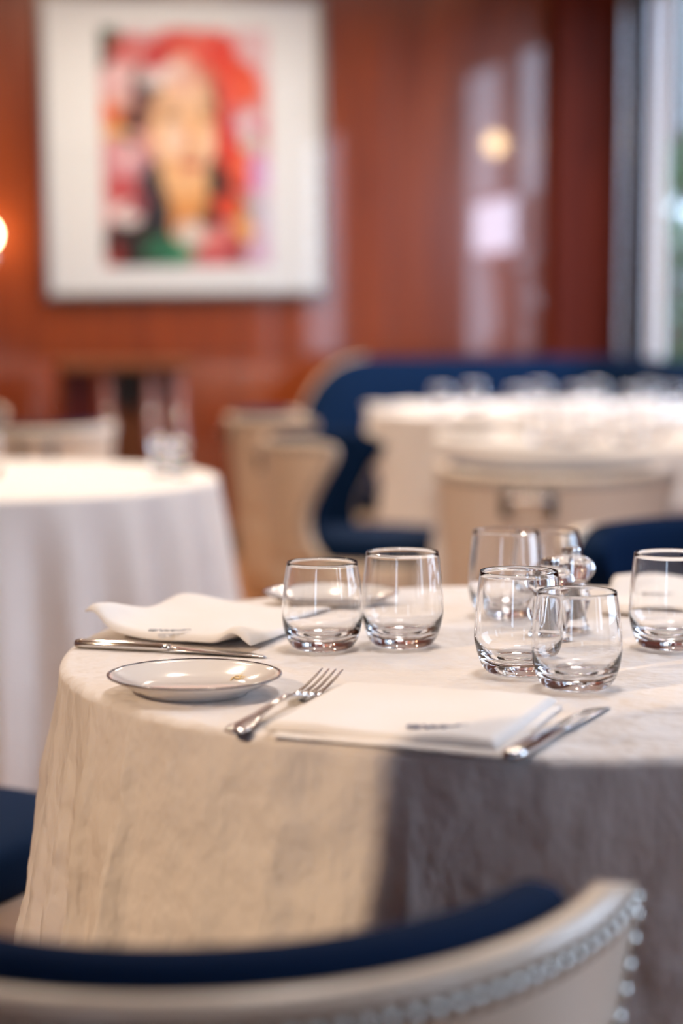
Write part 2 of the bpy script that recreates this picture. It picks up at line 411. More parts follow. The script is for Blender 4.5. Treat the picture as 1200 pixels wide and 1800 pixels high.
el(560, 200, 62, 52, (190, 40, 48)); el(820, 280, 100, 90, (226, 66, 40)); el(760, 330, 70, 80, (226, 84, 70)); el(865, 300, 60, 60, (235, 90, 60)); el(640, 200, 60, 30, (235, 130, 110), .4, 20)
el(415, 280, 75, 78, (222, 165, 168)); el(430, 262, 40, 34, (238, 205, 205)); el(492, 280, 34, 60, (60, 32, 36)); el(540, 272, 58, 42, (222, 205, 205)); el(540, 330, 90, 34, (60, 36, 34))
el(735, 320, 36, 90, (80, 42, 36), .3, -12); el(700, 270, 60, 60, (200, 120, 100))
el(400, 385, 60, 56, (232, 105, 52)); el(420, 350, 40, 24, (225, 190, 180)); el(400, 452, 48, 26, (220, 176, 110)); el(480, 405, 62, 46, (84, 44, 30)); el(450, 488, 34, 30, (60, 86, 66))
el(425, 560, 78, 85, (214, 140, 148)); el(440, 540, 36, 32, (240, 200, 204)); el(510, 590, 55, 70, (196, 140, 150)); el(425, 655, 70, 40, (198, 74, 78))
el(545, 700, 80, 160, (38, 40, 50)); el(455, 850, 120, 100, (42, 28, 28)); el(440, 742, 56, 52, (238, 222, 220)); el(450, 725, 24, 16, (200, 80, 80)); el(395, 890, 30, 60, (150, 40, 38)); el(480, 700, 30, 50, (150, 70, 80))
el(775, 630, 70, 130, (30, 26, 30)); el(740, 740, 50, 60, (40, 34, 34))
el(575, 870, 100, 62, (38, 104, 74)); el(640, 880, 60, 40, (60, 140, 100))
el(650, 655, 82, 150, (232, 160, 92)); el(640, 780, 60, 60, (215, 140, 80))
el(645, 445, 132, 195, (238, 186, 140), .25); el(640, 610, 95, 80, (240, 184, 132), .3); el(650, 320, 90, 70, (236, 190, 155)); el(610, 480, 55, 70, (244, 208, 184), .6); el(720, 500, 40, 70, (244, 204, 170), .6)
el(640, 250, 60, 66, (228, 176, 158)); el(600, 240, 36, 26, (236, 214, 208))
el(597, 400, 34, 14, (110, 78, 62), .4); el(728, 396, 30, 13, (110, 76, 58), .4); el(595, 372, 44, 9, (150, 105, 80), .4, -8); el(728, 368, 38, 9, (150, 105, 80), .4, 8)
el(662, 470, 17, 62, (230, 156, 104), .5); el(662, 522, 30, 12, (206, 136, 98), .5); el(664, 568, 48, 20, (212, 122, 106), .4); el(664, 560, 40, 5, (160, 84, 76), .4)
el(800, 440, 56, 70, (196, 44, 50)); el(795, 515, 52, 62, (214, 56, 46)); el(870, 430, 56, 50, (226, 196, 204)); el(906, 440, 22, 20, (206, 60, 110)); el(880, 490, 50, 30, (205, 200, 190))
el(842, 585, 66, 80, (230, 84, 56)); el(870, 560, 30, 30, (238, 130, 90)); el(800, 715, 68, 54, (222, 72, 44)); el(906, 600, 42, 80, (214, 160, 206)); el(910, 760, 50, 120, (212, 190, 208)); el(905, 720, 30, 24, (180, 185, 190)); el(845, 810, 46, 66, (230, 164, 84)); el(850, 720, 20, 24, (140, 140, 60))
el(750, 850, 96, 76, (212, 96, 98)); el(740, 820, 40, 26, (236, 150, 140)); el(660, 812, 56, 52, (226, 208, 196)); el(822, 880, 40, 40, (150, 40, 46)); el(900, 880, 60, 60, (214, 176, 200)); el(690, 880, 30, 30, (190, 90, 90))
def lin(c): return tuple(((v / 255 / 12.92) if v / 255 < .04045 else ((v / 255 + .055) / 1.055) ** 2.4) for v in c)
nx, ny = 96, 134
px0, px1 = -hw + .255 * pwid - .06, hw - .20 * pwid
pz1, pz0 = hh - .112 * phei, -hh + .100 * phei
vs = []; cols = []
for j in range(ny + 1):
    for i in range(nx + 1):
        u, v = i / nx, j / ny
        X, Y = 355 + 590 * u, 95 + 830 * v
        c = Vector((215, 150, 150))
        n1 = noise.noise(Vector((X / 26, Y / 26, 3)))
        X2 = X + 10 * noise.noise(Vector((X / 40, Y / 40, 9))); Y2 = Y + 10 * noise.noise(Vector((X / 40, Y / 40, 19)))
        for (x, y, rx, ry, cc, soft, rot) in BL:
            dx, dy = X2 - x, Y2 - y
            if rot: cr, sr = math.cos(math.radians(rot)), math.sin(math.radians(rot)); dx, dy = dx * cr + dy * sr, -dx * sr + dy * cr
            q = (dx / rx) ** 2 + (dy / ry) ** 2
            if q < 1.0:
                w = min(1.0, (1 - q) / soft); c = c.lerp(Vector(cc), w)
        c = c * (1 + .10 * n1)
        cols.append((*lin([max(0, min(255, q)) for q in c]), 1))
        vs.append((px0 + (px1 - px0) * u, 0, pz1 + (pz0 - pz1) * v))
fs = [(j * (nx + 1) + i, j * (nx + 1) + i + 1, (j + 1) * (nx + 1) + i + 1, (j + 1) * (nx + 1) + i) for j in range(ny) for i in range(nx)]
M['print'] = mat('portrait_print', (1, 1, 1), 0.7)
N, L, b = nodes(M['print'])
va = N.new('ShaderNodeVertexColor'); va.layer_name = 'ink'; L.new(va.outputs[0], b.inputs['Base Color'])
pm = mk('print', vs, fs, M['print'])
ca = pm.color_attributes.new('ink', 'FLOAT_COLOR', 'POINT')
for i, c in enumerate(cols): ca.data[i].color = c
link('print', pm, pic, (0, -.0235, 0))
link('glazing', boxes('glazing', [(-hw + fb, hw - fb, -.034, -.031, -hh + fb, hh - fb)], M['glazing']), pic)

# ------------------------------------------------------------------ chairs
RIM = 0.722
TH = [(.36, 84), (.40, 76), (.44, 69), (.48, 66), (.54, 69), (.60, 76), (.66, 84), (.685, 87), (.70, 86), (.712, 82), (.722, 75)]
def thmax(z): return math.radians(lerp_table(TH, z))
def plan(th, z, off):
    s = 0.90 + 0.10 * max(0, min(1, (z - .38) / .34))
    ax, ay = .288 * s - off, .325 * s - off
    return (ax * math.sin(th), -ay * math.cos(th))
def rise(th, z):
    q = max(0, min(1, (z - .62) / .08)); return .013 * q * min(1, abs(th) / (PI / 2)) ** 3
def sweep_shell(name, sec, material, dth=0.0, nu=56, drop=0.0):
    vs, fs = [], []; n = len(sec)
    for (off, z) in sec:
        tm = thmax(z) - dth
        for i in range(nu + 1):
            th = -tm + 2 * tm * i / nu
            x, y = plan(th, z, off); vs.append((x, y, z + rise(th, z) - drop * rise(th, z)))
    for k in range(n):
        k2 = (k + 1) % n
        for i in range(nu):
            fs.append((k * (nu + 1) + i, k * (nu + 1) + i + 1, k2 * (nu + 1) + i + 1, k2 * (nu + 1) + i))
    # front edges closed by strips between outer and inner runs
    h = n // 2
    for i in (0, nu):
        for k in range(h):
            a, b_, c, d = k, k + 1, n - 2 - k, n - 1 - k
            if b_ >= c: 
                fs.append((a * (nu + 1) + i, b_ * (nu + 1) + i, d * (nu + 1) + i)); break
            fs.append((a * (nu + 1) + i, b_ * (nu + 1) + i, c * (nu + 1) + i, d * (nu + 1) + i))
    return mk(name, vs, fs, material)
zo = [.375, .40, .43, .46, .50, .54, .58, .62, .65, .68, .70, .712]
sec = [(0.0, z) for z in zo] + [(.003, .7185), (.0085, .722), (.0165, .722), (.022, .7185)] + [(.025, z) for z in reversed(zo)]
shell_me = sweep_shell('outer_shell', sec, M['leather'])
zi = [.40, .43, .46, .50, .54, .58, .62, .65, .68, .70]
sec2 = [(.0245, z) for z in zi] + [(.025, .716), (.028, .726), (.036, .7335), (.048, .7355), (.060, .7335), (.069, .726), (.073, .716)] + [(.076, z) for z in reversed(zi[1:])] + [(.072, .40)]
if len(sec2) % 2: sec2.insert(14, (.054, .735))
pad_me = sweep_shell('inner_pad', sec2, M['velvet'], math.radians(3.0), 56, 1.5)
def dplan(t, sx, sb, sf, off=0):
    a = 2 * PI * t
    x, y = math.sin(a), -math.cos(a)
    if y < 0: return ((sx - off) * x, (sb - off) * y)
    e = .62
    return ((sx - off) * (abs(x) ** e) * (1 if x > 0 else -1), (sf - off) * (abs(y) ** e))
def drum(name, rows, dims, material, seg=64):
    vs, fs = [], []
    for (z, off) in rows:
        for k in range(seg): x, y = dplan(k / seg, *dims, off); vs.append((x, y, z))
    for r in range(len(rows) - 1):
        for k in range(seg): fs.append((r * seg + k, r * seg + (k + 1) % seg, (r + 1) * seg + (k + 1) % seg, (r + 1) * seg + k))
    fs.append(list(range(seg))); fs.append(list(range((len(rows) - 1) * seg, len(rows) * seg)))
    return mk(name, vs, fs, material)
base_me = drum('base', [(.07, .034), (.072, .028), (.2, .016), (.3, .006), (.365, .001), (.378, .003), (.385, .012)], (.2615, .296, .235), M['leather'])
seat_me = drum('seat', [(.385, .012), (.389, .003), (.40, 0), (.43, 0), (.445, .004), (.454, .016), (.459, .04)], (.215, .225, .255), M['velvet'])
foot_me = lathe('foot', [(0, 0), (.014, 0), (.02, .07), (.02, .075), (0, .075)], 12, M['bronze'])
hb = tube('handle', [(-.055, 0, 0), (-.05, -.022, 0), (-.03, -.028, 0), (.03, -.028, 0), (.05, -.022, 0), (.055, 0, 0)], .006, M['chrome'], 10)
brk_me = boxes('bracket', [(-.011, .011, -.010, .004, -.028, .028)], M['bronze'], .004)
nail_me = lathe('nail_head', [(.0052, 0), (.0048, .0012), (.0034, .0026), (0, .0032)], 10, M['brass'])
def nail_frames():
    out = []
    def frame(th, z):
        x, y = plan(th, z, 0); e = 1e-3
        t = (Vector(plan(th + e, z, 0)) - Vector((x, y))).normalized()
        nrm = Vector((t.y, -t.x, 0)); 
        return Matrix.Translation((x + nrm.x * .0006, y + nrm.y * .0006, z + rise(th, z))) @ nrm.to_track_quat('Z', 'Y').to_matrix().to_4x4()
    zt = RIM - .021
    tm = thmax(.70) - math.radians(3.2); n = 60
    for i in range(n + 1): out.append(frame(-tm + 2 * tm * i / n, zt))
    z = zt - .0125
    while z > .40:
        th = thmax(z) - math.radians(2.6)
        out.append(frame(th, z)); out.append(frame(-th, z)); z -= .0125
    return out
NF = nail_frames()
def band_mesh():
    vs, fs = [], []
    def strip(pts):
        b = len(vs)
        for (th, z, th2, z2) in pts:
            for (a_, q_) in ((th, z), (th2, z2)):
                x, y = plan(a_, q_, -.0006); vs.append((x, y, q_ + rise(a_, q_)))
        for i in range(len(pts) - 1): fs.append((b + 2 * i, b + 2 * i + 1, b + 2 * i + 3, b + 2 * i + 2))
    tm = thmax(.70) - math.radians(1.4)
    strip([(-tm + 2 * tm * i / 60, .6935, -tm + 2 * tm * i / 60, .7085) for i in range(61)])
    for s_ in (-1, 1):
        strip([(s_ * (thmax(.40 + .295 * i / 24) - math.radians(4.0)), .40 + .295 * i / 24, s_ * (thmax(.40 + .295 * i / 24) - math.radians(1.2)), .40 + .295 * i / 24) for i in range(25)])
    return mk('shade_band', vs, fs, M['lip_shade'])
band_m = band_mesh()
trim_me = join_meshes('nail_trim', [(nail_me, m) for m in NF], M['brass'])
def chair(loc, rz, label, group=None, nails=False):
    t = empty('tub_chair', label, 'chair', (loc[0], loc[1], 0), math.radians(rz), group)
    link('outer_shell', shell_me, t); link('inner_pad', pad_me, t); link('base', base_me, t); link('seat', seat_me, t); link('shade_band', band_m, t)
    for (x, y) in ((-.17, -.17), (.17, -.17), (-.17, .14), (.17, .14)): link('foot', foot_me, t, (x, y, 0))
    zc = .655; yb = plan(0, zc, 0)[1]
    h = link('handle', hb, t, (0, yb + .002, zc + .012))
    for s in (-1, 1): link('bracket', brk_me, h, (s * .052, .000, -.012))
    if nails:
        for m in NF:
            o = link('nail_head', nail_me, t); o.matrix_local = m
    else:
        o = link('nail_trim', trim_me, t); o['kind'] = 'stuff'
    return t
chair((-.085, 1.32), -12, 'cream leather tub chair in the foreground with navy rim and nail heads', nails=True)
chair((-.60, 2.44), -112, 'tub chair left of the near table, navy seat half hidden by its cloth')
chair((.62, 3.12), 162, 'tub chair beyond the near table facing us with dark navy inside back')
chair((.515, 4.73), -18, 'cream tub chair with its handled back to us, before the middle right table')
chair((.085, 5.735), -107, 'cream tub chair seen from the side with navy Z shaped opening')
chair((-.09, 7.12), -84, 'cream tub chair behind the side-on one, beside the far right table')
chair((-1.03, 6.50), 14, 'pale tub chair with its handled back to us, behind the left table')
chair((-1.42, 7.45), -120, 'pale tub chair farthest left, only its wing showing at the photo edge')

# ------------------------------------------------------------------ tables and cloths
def fold_wave(seed, n=7, lo=5, hi=16):
    r = random.Random(seed); comp = [(r.randint(lo, hi), r.random() * 2 * PI, .4 + r.random()) for _ in range(n)]
    s = sum(c[2] for c in comp)
    return lambda a: sum(c[2] * math.cos(c[0] * a + c[1]) for c in comp) / s * 1.7
def cloth_mesh(name, R, top, hem, fold, material, nphi=360, flare=.07, amp=.035, wr=.0035, rows=54, ridges=(), tuck=()):
    vs, fs = [], []; e = .010
    prof = [(r, 0, 0) for r in [R * q for q in (.12, .25, .4, .55, .7, .82, .92)]] + [(R - e + e * math.sin(q), -e + e * math.cos(q), 0) for q in (0, .35, .7, 1.05, 1.3, PI / 2)]
    vs.append((0, 0, top))
    for (r, dz, _) in prof:
        for k in range(nphi):
            a = 2 * PI * k / nphi
            z = top + dz + (.0004 * noise.noise(Vector((r * math.cos(a) * 14, r * math.sin(a) * 14, 1))) if r < R * .95 else 0)
            vs.append((r * math.cos(a), r * math.sin(a), z))
    nt = len(prof)
    for j in range(1, rows + 1):
        for k in range(nphi):
            a = 2 * PI * k / nphi; hz = hem(a)
            t = j / rows; z = (top - e) + (hz - (top - e)) * t
            g = t ** .8
            r = R + flare * t + amp * g * fold(a)
            for (ra, rw, rh) in ridges:
                dd = (a - ra + PI) % (2 * PI) - PI
                dd += .05 * (1 - t) * (1 if ra < 0 else -1) * 0
                w_ = rw * (.5 + .9 * t)
                r += rh * min(1, t * 1.6) * math.exp(-(dd / w_) ** 2) 
            for (td, tq, tw, tz, ts) in tuck:      # the cloth is pushed in by the chair under it
                dd = ((math.degrees(a) - td + 180) % 360 - 180) / tw
                r -= tq * max(0, min(1, (tz - z) / ts)) * math.exp(-dd ** 4)
            p = Vector((R * math.cos(a), R * math.sin(a), z * .55))
            q = min(1, t * 5)
            r += q * wr * (noise.noise(p * 13) * 1.3 + noise.noise(p * 31 + Vector((5, 1, 2))) * .55 + noise.noise(Vector((p.x * 24, p.y * 24, z * 60)) + Vector((9, 3, 2))) * .35)
            vs.append((r * math.cos(a), r * math.sin(a), z))
    for k in range(nphi): fs.append((0, 1 + k, 1 + (k + 1) % nphi))
    for j in range(nt + rows - 1):
        for k in range(nphi):
            a = 1 + j * nphi; b_ = a + nphi; k2 = (k + 1) % nphi
            fs.append((a + k, a + k2, b_ + k2, b_ + k))
    return mk(name, vs, fs, material)
def table(x, y, R, label, z=.748):
    t = empty('round_table', label, 'table', (x, y, 0))
    link('table_top', lathe('table_top', [(0, z - .03), (R - .012, z - .03), (R - .006, z - .02), (R - .006, z - .006), (R - .012, z), (0, z)], 64, M['brownwood']), t)
    link('pedestal', lathe('pedestal', [(0, .04), (.05, .04), (.04, .3), (.045, z - .03), (0, z - .03)], 20, M['bronze']), t)
    link('foot_plate', lathe('foot_plate', [(0, 0), (.22, 0), (.22, .02), (.05, .04), (0, .04)], 32, M['bronze']), t)
TOP = .7505
T1, R1 = (.207, 1.92), .478
table(*T1, R1, 'round dining table under the near white cloth')
w1 = fold_wave(3, 6, 4, 9)
def azim(px, d):  # azimuth on the near table of a skirt point seen at px
    return math.atan2(d - T1[1], (px - 600) / F_PX * d - T1[0])
ridges = [(math.radians(q), w_, h_) for q, w_, h_ in ((170, .06, .03), (181, .04, .02), (189, .022, .014), (195, .018, .018), (202, .018, .026), (208.5, .020, .030), (217, .028, .042), (238, .07, .018), (251.2, .018, .012), (267.5, .030, .012), (283, .06, .01), (300, .08, .02))]
cl = link('tablecloth', cloth_mesh('tablecloth', R1, TOP, lambda a: .22 + .03 * math.cos(4 * a + .5), w1, M['linen'], 480, .055, .012, .0060, 80, ridges, tuck=((244, .16, 32, .52, .06),)), None, (T1[0], T1[1], 0))
tag(cl, 'near white linen tablecloth with creased skirt on the round table in focus', 'tablecloth')
T2, R2 = (-.757, 4.0), .51
table(*T2, R2, 'round table at left under a bright white cloth')
def hem2(a): return .24 + .10 * math.cos(4 * (a - math.radians(-52)) + PI)
cl = link('tablecloth', cloth_mesh('tablecloth', R2, TOP, hem2, fold_wave(11, 4, 16, 30), M['linen2'], 540, .06, .034, .002), None, (T2[0], T2[1], 0))
tag(cl, 'white tablecloth with deep hanging folds on the left table', 'tablecloth')
T4, R4 = (.81, 5.42), .56
table(*T4, R4, 'round table at middle right behind the handled chair')
cl = link('tablecloth', cloth_mesh('tablecloth', R4, TOP, lambda a: .25, fold_wave(5, 5, 9, 15), M['linen2'], 240, .07, .03, .002, 40, (), ((156, .16, 32, .60, .10), (247, .20, 34, .60, .10))), None, (T4[0], T4[1], 0))
tag(cl, 'white tablecloth on the middle right table, in front of the brighter one', 'tablecloth')
T3, R3 = (.70, 6.92), .61
table(*T3, R3, 'round table at far right before the navy banquette')
cl = link('tablecloth', cloth_mesh('tablecloth', R3, TOP, lambda a: .25, fold_wave(6, 5, 9, 15), M['linen2'], 240, .07, .03, .002, 40, (), ((166, .18, 30, .60, .10),)), None, (T3[0], T3[1], 0))
tag(cl, 'brightest white tablecloth on the far right table below the navy banquette', 'tablecloth')

# ------------------------------------------------------------------ glassware
def tumbler(name, h, rmax, rrim):
    o = catmull([(.0245, .0006), (.0290, .0022), (.0345, .0100), (.0378, .0200), (rmax, .0320), (rmax * .995, .0430), ((rmax + rrim) / 2 + .0008, .064), (rrim, h - .0008)], 5)
    w = .0008
    inner = catmull([(rrim - w, h - .0008), ((rrim + rmax) / 2 + .0008 - w, .064), (rmax * .995 - w, .0430), (rmax - w * 1.3, .0320), (.0350, .0215), (.0280, .0150), (.0160, .0118)], 5)
    prof = [(0, .0022), (.012, .0020), (.019, .0012), (.0225, .0002)] + [tuple(p) for p in o] + [(rrim - w * .5, h)] + [tuple(p) for p in inner] + [(0, .0108)]
    return lathe(name, prof, 72, M['glass'])
short_me = tumbler('short_tumbler', .0858, .0395, .0345); tall_me = tumbler('tall_tumbler', .0940, .0402, .0356)
ORD = ['first', 'second', 'third', 'fourth', 'fifth', 'sixth', 'seventh', 'eighth', 'ninth', 'tenth']
def glass(me, name, x, y, label, z=TOP, group=None):
    o = link(name, me, None, (x, y, z + .0006), (0, 0, random.random() * 6)); return tag(o, label, 'glass', group)
def gp(px, d): return ((px - 600) / F_PX * d, d)
glass(short_me, 'short_tumbler', *gp(566, 1.927), 'clear short tumbler behind the fork, left of the taller one')
glass(tall_me, 'tall_tumbler', *gp(708, 1.945), 'clear tall tumbler right of the short one, left of the table centre')
glass(tall_me, 'tall_tumbler', *gp(891, 2.135), 'clear tall tumbler at the back left of the two mills')
glass(short_me, 'short_tumbler', *gp(965, 2.215), 'clear short tumbler standing behind the two mills')
glass(tall_me, 'tall_tumbler', *gp(914, 1.795), 'clear tall tumbler just left behind the nearest tumbler')
glass(short_me, 'short_tumbler', *gp(1018, 1.722), 'clear short tumbler nearest to us, above the right knife tip')
glass(tall_me, 'tall_tumbler', *gp(1183, 1.934), 'clear tall tumbler at the right edge before the right napkin')
for j, (px, d) in enumerate([(775, 6.75), (832, 6.85), (910, 6.7), (948, 6.9), (1012, 6.75), (1046, 6.95), (1108, 6.7), (1142, 6.9), (1186, 6.8)]):
    glass(tall_me if j % 2 else short_me, 'tall_tumbler' if j % 2 else 'short_tumbler', *gp(px, d), ORD[j] + ' of nine blurred tumblers from the left on the far right table', group='tumblers on the far right table')
for j, (px, d) in enumerate([(952, 5.12), (998, 5.02), (1038, 5.2), (1098, 5.05), (1142, 5.18)]):
    glass(short_me if j % 2 else tall_me, 'short_tumbler' if j % 2 else 'tall_tumbler', *gp(px, d), ORD[j] + ' of five blurred tumblers from the left on the middle right table', group='tumblers on the middle right table')
glass(tall_me, 'tall_tumbler', *gp(-32, 3.95), 'blurred tumbler cut by the left edge on the left table')

# mills
mb = catmull([(.0195, .0008), (.0205, .004), (.0190, .010), (.0165, .020), (.0205, .030), (.0215, .037), (.0180, .046), (.0150, .0500)], 4)
body_prof = [(0, 0.0008)] + [tuple(p) for p in mb] + [(.0105, .0500), (.0105, .014), (0, .014)]
ball = catmull([(.0140, .0512), (.0185, .0545), (.0236, .0610), (.0244, .0670), (.0215, .0730), (.0150, .0768), (.0085, .0782)], 4)
ball_prof = [(0, .0512)] + [tuple(p) for p in ball] + [(0, .0782)]
body_me = lathe('mill_body', body_prof, 48, M['acrylic']); ball_me = lathe('mill_knob', ball_prof, 48, M['acrylic'])
ringm = lathe('metal_collar', [(.006, .0498), (.0145, .0498), (.0150, .0503), (.0145, .0511), (.006, .0511)], 40, M['chrome'], closed=True)
rod_me = lathe('spindle', [(0, .0145), (.0016, .0145), (.0016, .0785), (0, .0785)], 10, M['chrome'])
def cap_mesh():
    vs, fs = [], []; n = 56
    rows = [(.0072, .0784, 0), (.0082, .0790, 1), (.0088, .0805, 1), (.0088, .0845, 1), (.0080, .0862, 1), (.0060, .0868, 0), (.0045, .0862, 0)]
    for (r, z, kn) in rows:
        for k in range(n):
            rr = r + (.00045 if (k % 2 and kn) else 0); a = 2 * PI * k / n; vs.append((rr * math.cos(a), rr * math.sin(a), z))
    for j in range(len(rows) - 1):
        for k in range(n): fs.append((j * n + k, j * n + (k + 1) % n, (j + 1) * n + (k + 1) % n, (j + 1) * n + k))
    fs.append(list(range(n))); fs.append(list(range((len(rows) - 1) * n, len(rows) * n)))
    return mk('cap_nut', vs, fs, M['chrome'], False)
cap_me = cap_mesh()
salt_me = lathe('salt_fill', [(.0018, .0146), (.0100, .0146), (.0100, .0440), (.0018, .0450)], 24, M['salt'], closed=True)
pep_me = lathe('pepper_fill', [(.0018, .0146), (.0100, .0146), (.0100, .0340), (.0018, .0350)], 24, M['pepper'], closed=True)
grind_me = lathe('grinder', [(0, .001), (.0095, .001), (.0095, .0125), (.006, .0136), (0, .0136)], 24, M['chrome_b'])
def mill(x, y, fill, name, label, z=TOP, s=1.0):
    t = empty(name, label, 'mill', (x, y, z), random.random() * 6); t.scale = (s, s, s)
    link('mill_body', body_me, t); link('mill_knob', ball_me, t); link('metal_collar', ringm, t); link('cap_nut', cap_me, t)
    link('spindle', rod_me, t)
    link('salt_fill' if fill == 's' else 'pepper_fill', salt_me if fill == 's' else pep_me, t)
    return t
mill(*gp(969, 1.950), 'p', 'pepper_mill', 'clear pepper mill with silver cap, left of the salt mill')
mill(*gp(1006, 2.030), 's', 'salt_mill', 'clear salt mill with round knob, right of the pepper mill', s=1.02)
mill(*gp(281, 4.05), 's', 'salt_mill', 'blurred salt mill on the left table, left of its pair')
mill(*gp(314, 4.0), 'p', 'pepper_mill', 'blurred pepper mill near the right rim of the left table')

# ------------------------------------------------------------------ plates
plate_prof = [(r * 1.02, z * .70) for r, z in [(0, .003), (.036, .003), (.042, .0005), (.046, .0008), (.047, .004), (.058, .0105), (.0690, .0195), (.0733, .0232), (.0738, .0243), (.0728, .0248), (.068, .0215), (.057, .0142), (.048, .0098), (.042, .0078), (0, .0070)]]
plate_me = lathe('plate', plate_prof, 96, M['porcelain'])
band_me = lathe('rim_band', [(r * 1.02, z * .70) for r, z in [(.0727, .0252), (.0742, .0246), (.0740, .0234), (.0730, .0240), (.0717, .0243)]], 96, M['rim'], closed=True)
def squiggle(name, pts, w, material, lift=0.0, n=6, seg=6):
    P = catmull([(x, y, 0) for x, y in pts], n)
    return tube(name, [(p.x, p.y, lift) for p in P], [w * (.6 + .5 * abs(math.sin(i * .5))) for i in range(len(P))], material, seg, flat=.4)
crest = [[(-.008, -.004), (-.004, .003), (.000, -.003), (.003, .004), (.008, .006)], [(-.006, .001), (-.001, .005), (.004, .001), (.006, -.003), (.001, -.004), (-.003, -.001)]]
def crest_mesh(mt): return join_meshes('gold_crest', [(squiggle('c', c, .0009, mt), Matrix.Identity(4)) for c in crest], mt)
gold_me = crest_mesh(M['gold'])
def plate(x, y, label, crest_at=None, group=None, z=TOP):
    t = empty('bread_plate', label, 'plate', (x, y, z + .0002), 0, group)
    link('dish', plate_me, t); link('rim_band', band_me, t)
    if crest_at: 
        o = link('gold_crest', gold_me, t, (crest_at[0], crest_at[1], crest_at[2]))
        o.rotation_euler = (crest_at[3], crest_at[4], .3)
    return t
plate(-.127, 1.700, 'white bread plate with dark rim and gold crest, left of the fork', (.036, .033, .0075, .12, -.15))
plate(-.012, 2.215, 'white bread plate with dark rim behind the two left tumblers')
plate(*gp(828, 5.42), 'blurred white plate on the middle right table')

# ------------------------------------------------------------------ napkins
MONO = [[(-.022, .001), (-.024, .004), (-.020, .006), (-.015, .004), (-.016, -.002), (-.020, -.004), (-.024, -.001)],
        [(-.020, .002), (-.013, .003), (-.010, .006), (-.009, -.005), (-.006, .003), (-.003, .004), (-.002, -.003), (.001, .002), (.004, .004), (.004, -.005), (.007, .003), (.011, .001), (.016, .005), (.024, .007)],
        [(-.008, -.001), (.000, .000), (.008, .000), (.018, .003)]]
def mono_mesh(mt, sc=1.0): return join_meshes('monogram', [(squiggle('m', c, .0015, mt), Matrix.Scale(sc, 4)) for c in MONO], mt)
def napkin_mesh(name, c, h0, fn, nu=48, nv=40, th=.008):
    """c: four world xy corners (front left, front right, back right, back left); fn(u,v) gives extra height"""
    cen = sum((Vector(q) for q in c), Vector((0, 0))) / 4
    vs, fs = [], []
    def pos(u, v):
        return (Vector(c[0]) * (1 - u) * (1 - v) + Vector(c[1]) * u * (1 - v) + Vector(c[2]) * u * v + Vector(c[3]) * (1 - u) * v) - cen
    def edge(q): return 1 - (max(0, 1 - q / .045)) ** 2
    W = nu + 1
    for side in (1, 0):
        for j in range(nv + 1):
            for i in range(nu + 1):
                u, v = i / nu, j / nv; p = pos(u, v)
                p = p + Vector((.0012 * noise.noise(Vector((u * 9, v * 9, 3))), .0012 * noise.noise(Vector((u * 9, v * 9, 13))))) 
                e = math.sqrt(max(0, edge(min(u, 1 - u)) * edge(min(v, 1 - v))))
                lift = fn(u, v)
                z = (h0 + .0006 + th * (.30 + .70 * e) + .0007 * noise.noise(Vector((u * 5, v * 5, 7))) + lift) if side else (h0 + .0006 + lift * .97 + th * .25 * (1 - e))
                vs.append((p.x, p.y, z))
    nb_ = (nu + 1) * (nv + 1)
    for j in range(nv):
        for i in range(nu):
            a = j * W + i; fs.append((a, a + 1, a + W + 1, a + W)); a += nb_; fs.append((a, a + W, a + W + 1, a + 1))
    rim = [i for i in range(nu)] + [j * W + nu for j in range(nv)] + [nv * W + i for i in range(nu, 0, -1)] + [j * W for j in range(nv, 0, -1)]
    for k in range(len(rim)):
        a, b_ = rim[k], rim[(k + 1) % len(rim)]; fs.append((a, b_, b_ + nb_, a + nb_))
    return mk(name, vs, fs, M['napkin']), cen
def napkin(corners, label, fn=lambda u, v: 0, th=.008, mono=None, group=None, under=None, mt='navy_thread'):
    """mono: (u, v, rotation, lift)"""
    c = [(p.x, p.y) for p in corners]
    me, cen = napkin_mesh('folded_layer', c, 0, fn, th=th)
    t = empty('napkin', label, 'napkin', (cen.x, cen.y, TOP), 0, group)
    link('folded_layer', me, t)
    if under:
        c2 = [(p.x, p.y) for p in under]; me2, cen2 = napkin_mesh('under_fold', c2, 0, lambda u, v: 0, th=.0035)
        link('under_fold', me2, t, (cen2.x - cen.x, cen2.y - cen.y, 0))
    if mono:
        p = at(mono[0], mono[1], TOP + mono[3])
        o = link('monogram', mono_mesh(M[mt], mono[4]), t, (p.x - cen.x, p.y - cen.y, mono[3]), (mono[5] if len(mono) > 5 else 0, 0, mono[2]))
        o['label'] = 'small embroidered script monogram'
zt = TOP + .004
napkin([at(462, 1292, TOP), at(872, 1328, TOP), at(978, 1232, zt), at(604, 1206, zt)],
       'folded white napkin with navy monogram in front, between fork and knife', lambda u, v: .0015 * math.sin(u * 9) * (1 - v) + .001, .0085,
       (770, 1277, .05, .0108, .98), under=[at(470, 1297, TOP), at(884, 1336, TOP), at(988, 1246, TOP), at(620, 1220, TOP)])
def fl(u, v):
    r = .015 * (1 - v) ** 2 * math.exp(-((u - .03) / .09) ** 2) + .010 * math.exp(-((u - .0) / .16) ** 2 - ((v - .15) / .3) ** 2)
    r += .012 * math.exp(-((u - .10) / .22) ** 2 - ((v - .95) / .22) ** 2) + .013 * math.exp(-((u - .90) / .08) ** 2 - ((v - .0) / .22) ** 2)
    return r + .003 + .0012 * math.sin(u * 11 + v * 3)
napkin([at(150, 1120, TOP), at(440, 1148, TOP), at(584, 1086, TOP), at(318, 1076, TOP)],
       'folded white napkin with curled edges and grey monogram, behind the left knife', fl, .008, (298, 1108, .0, .0150, .85), mt='grey_thread')
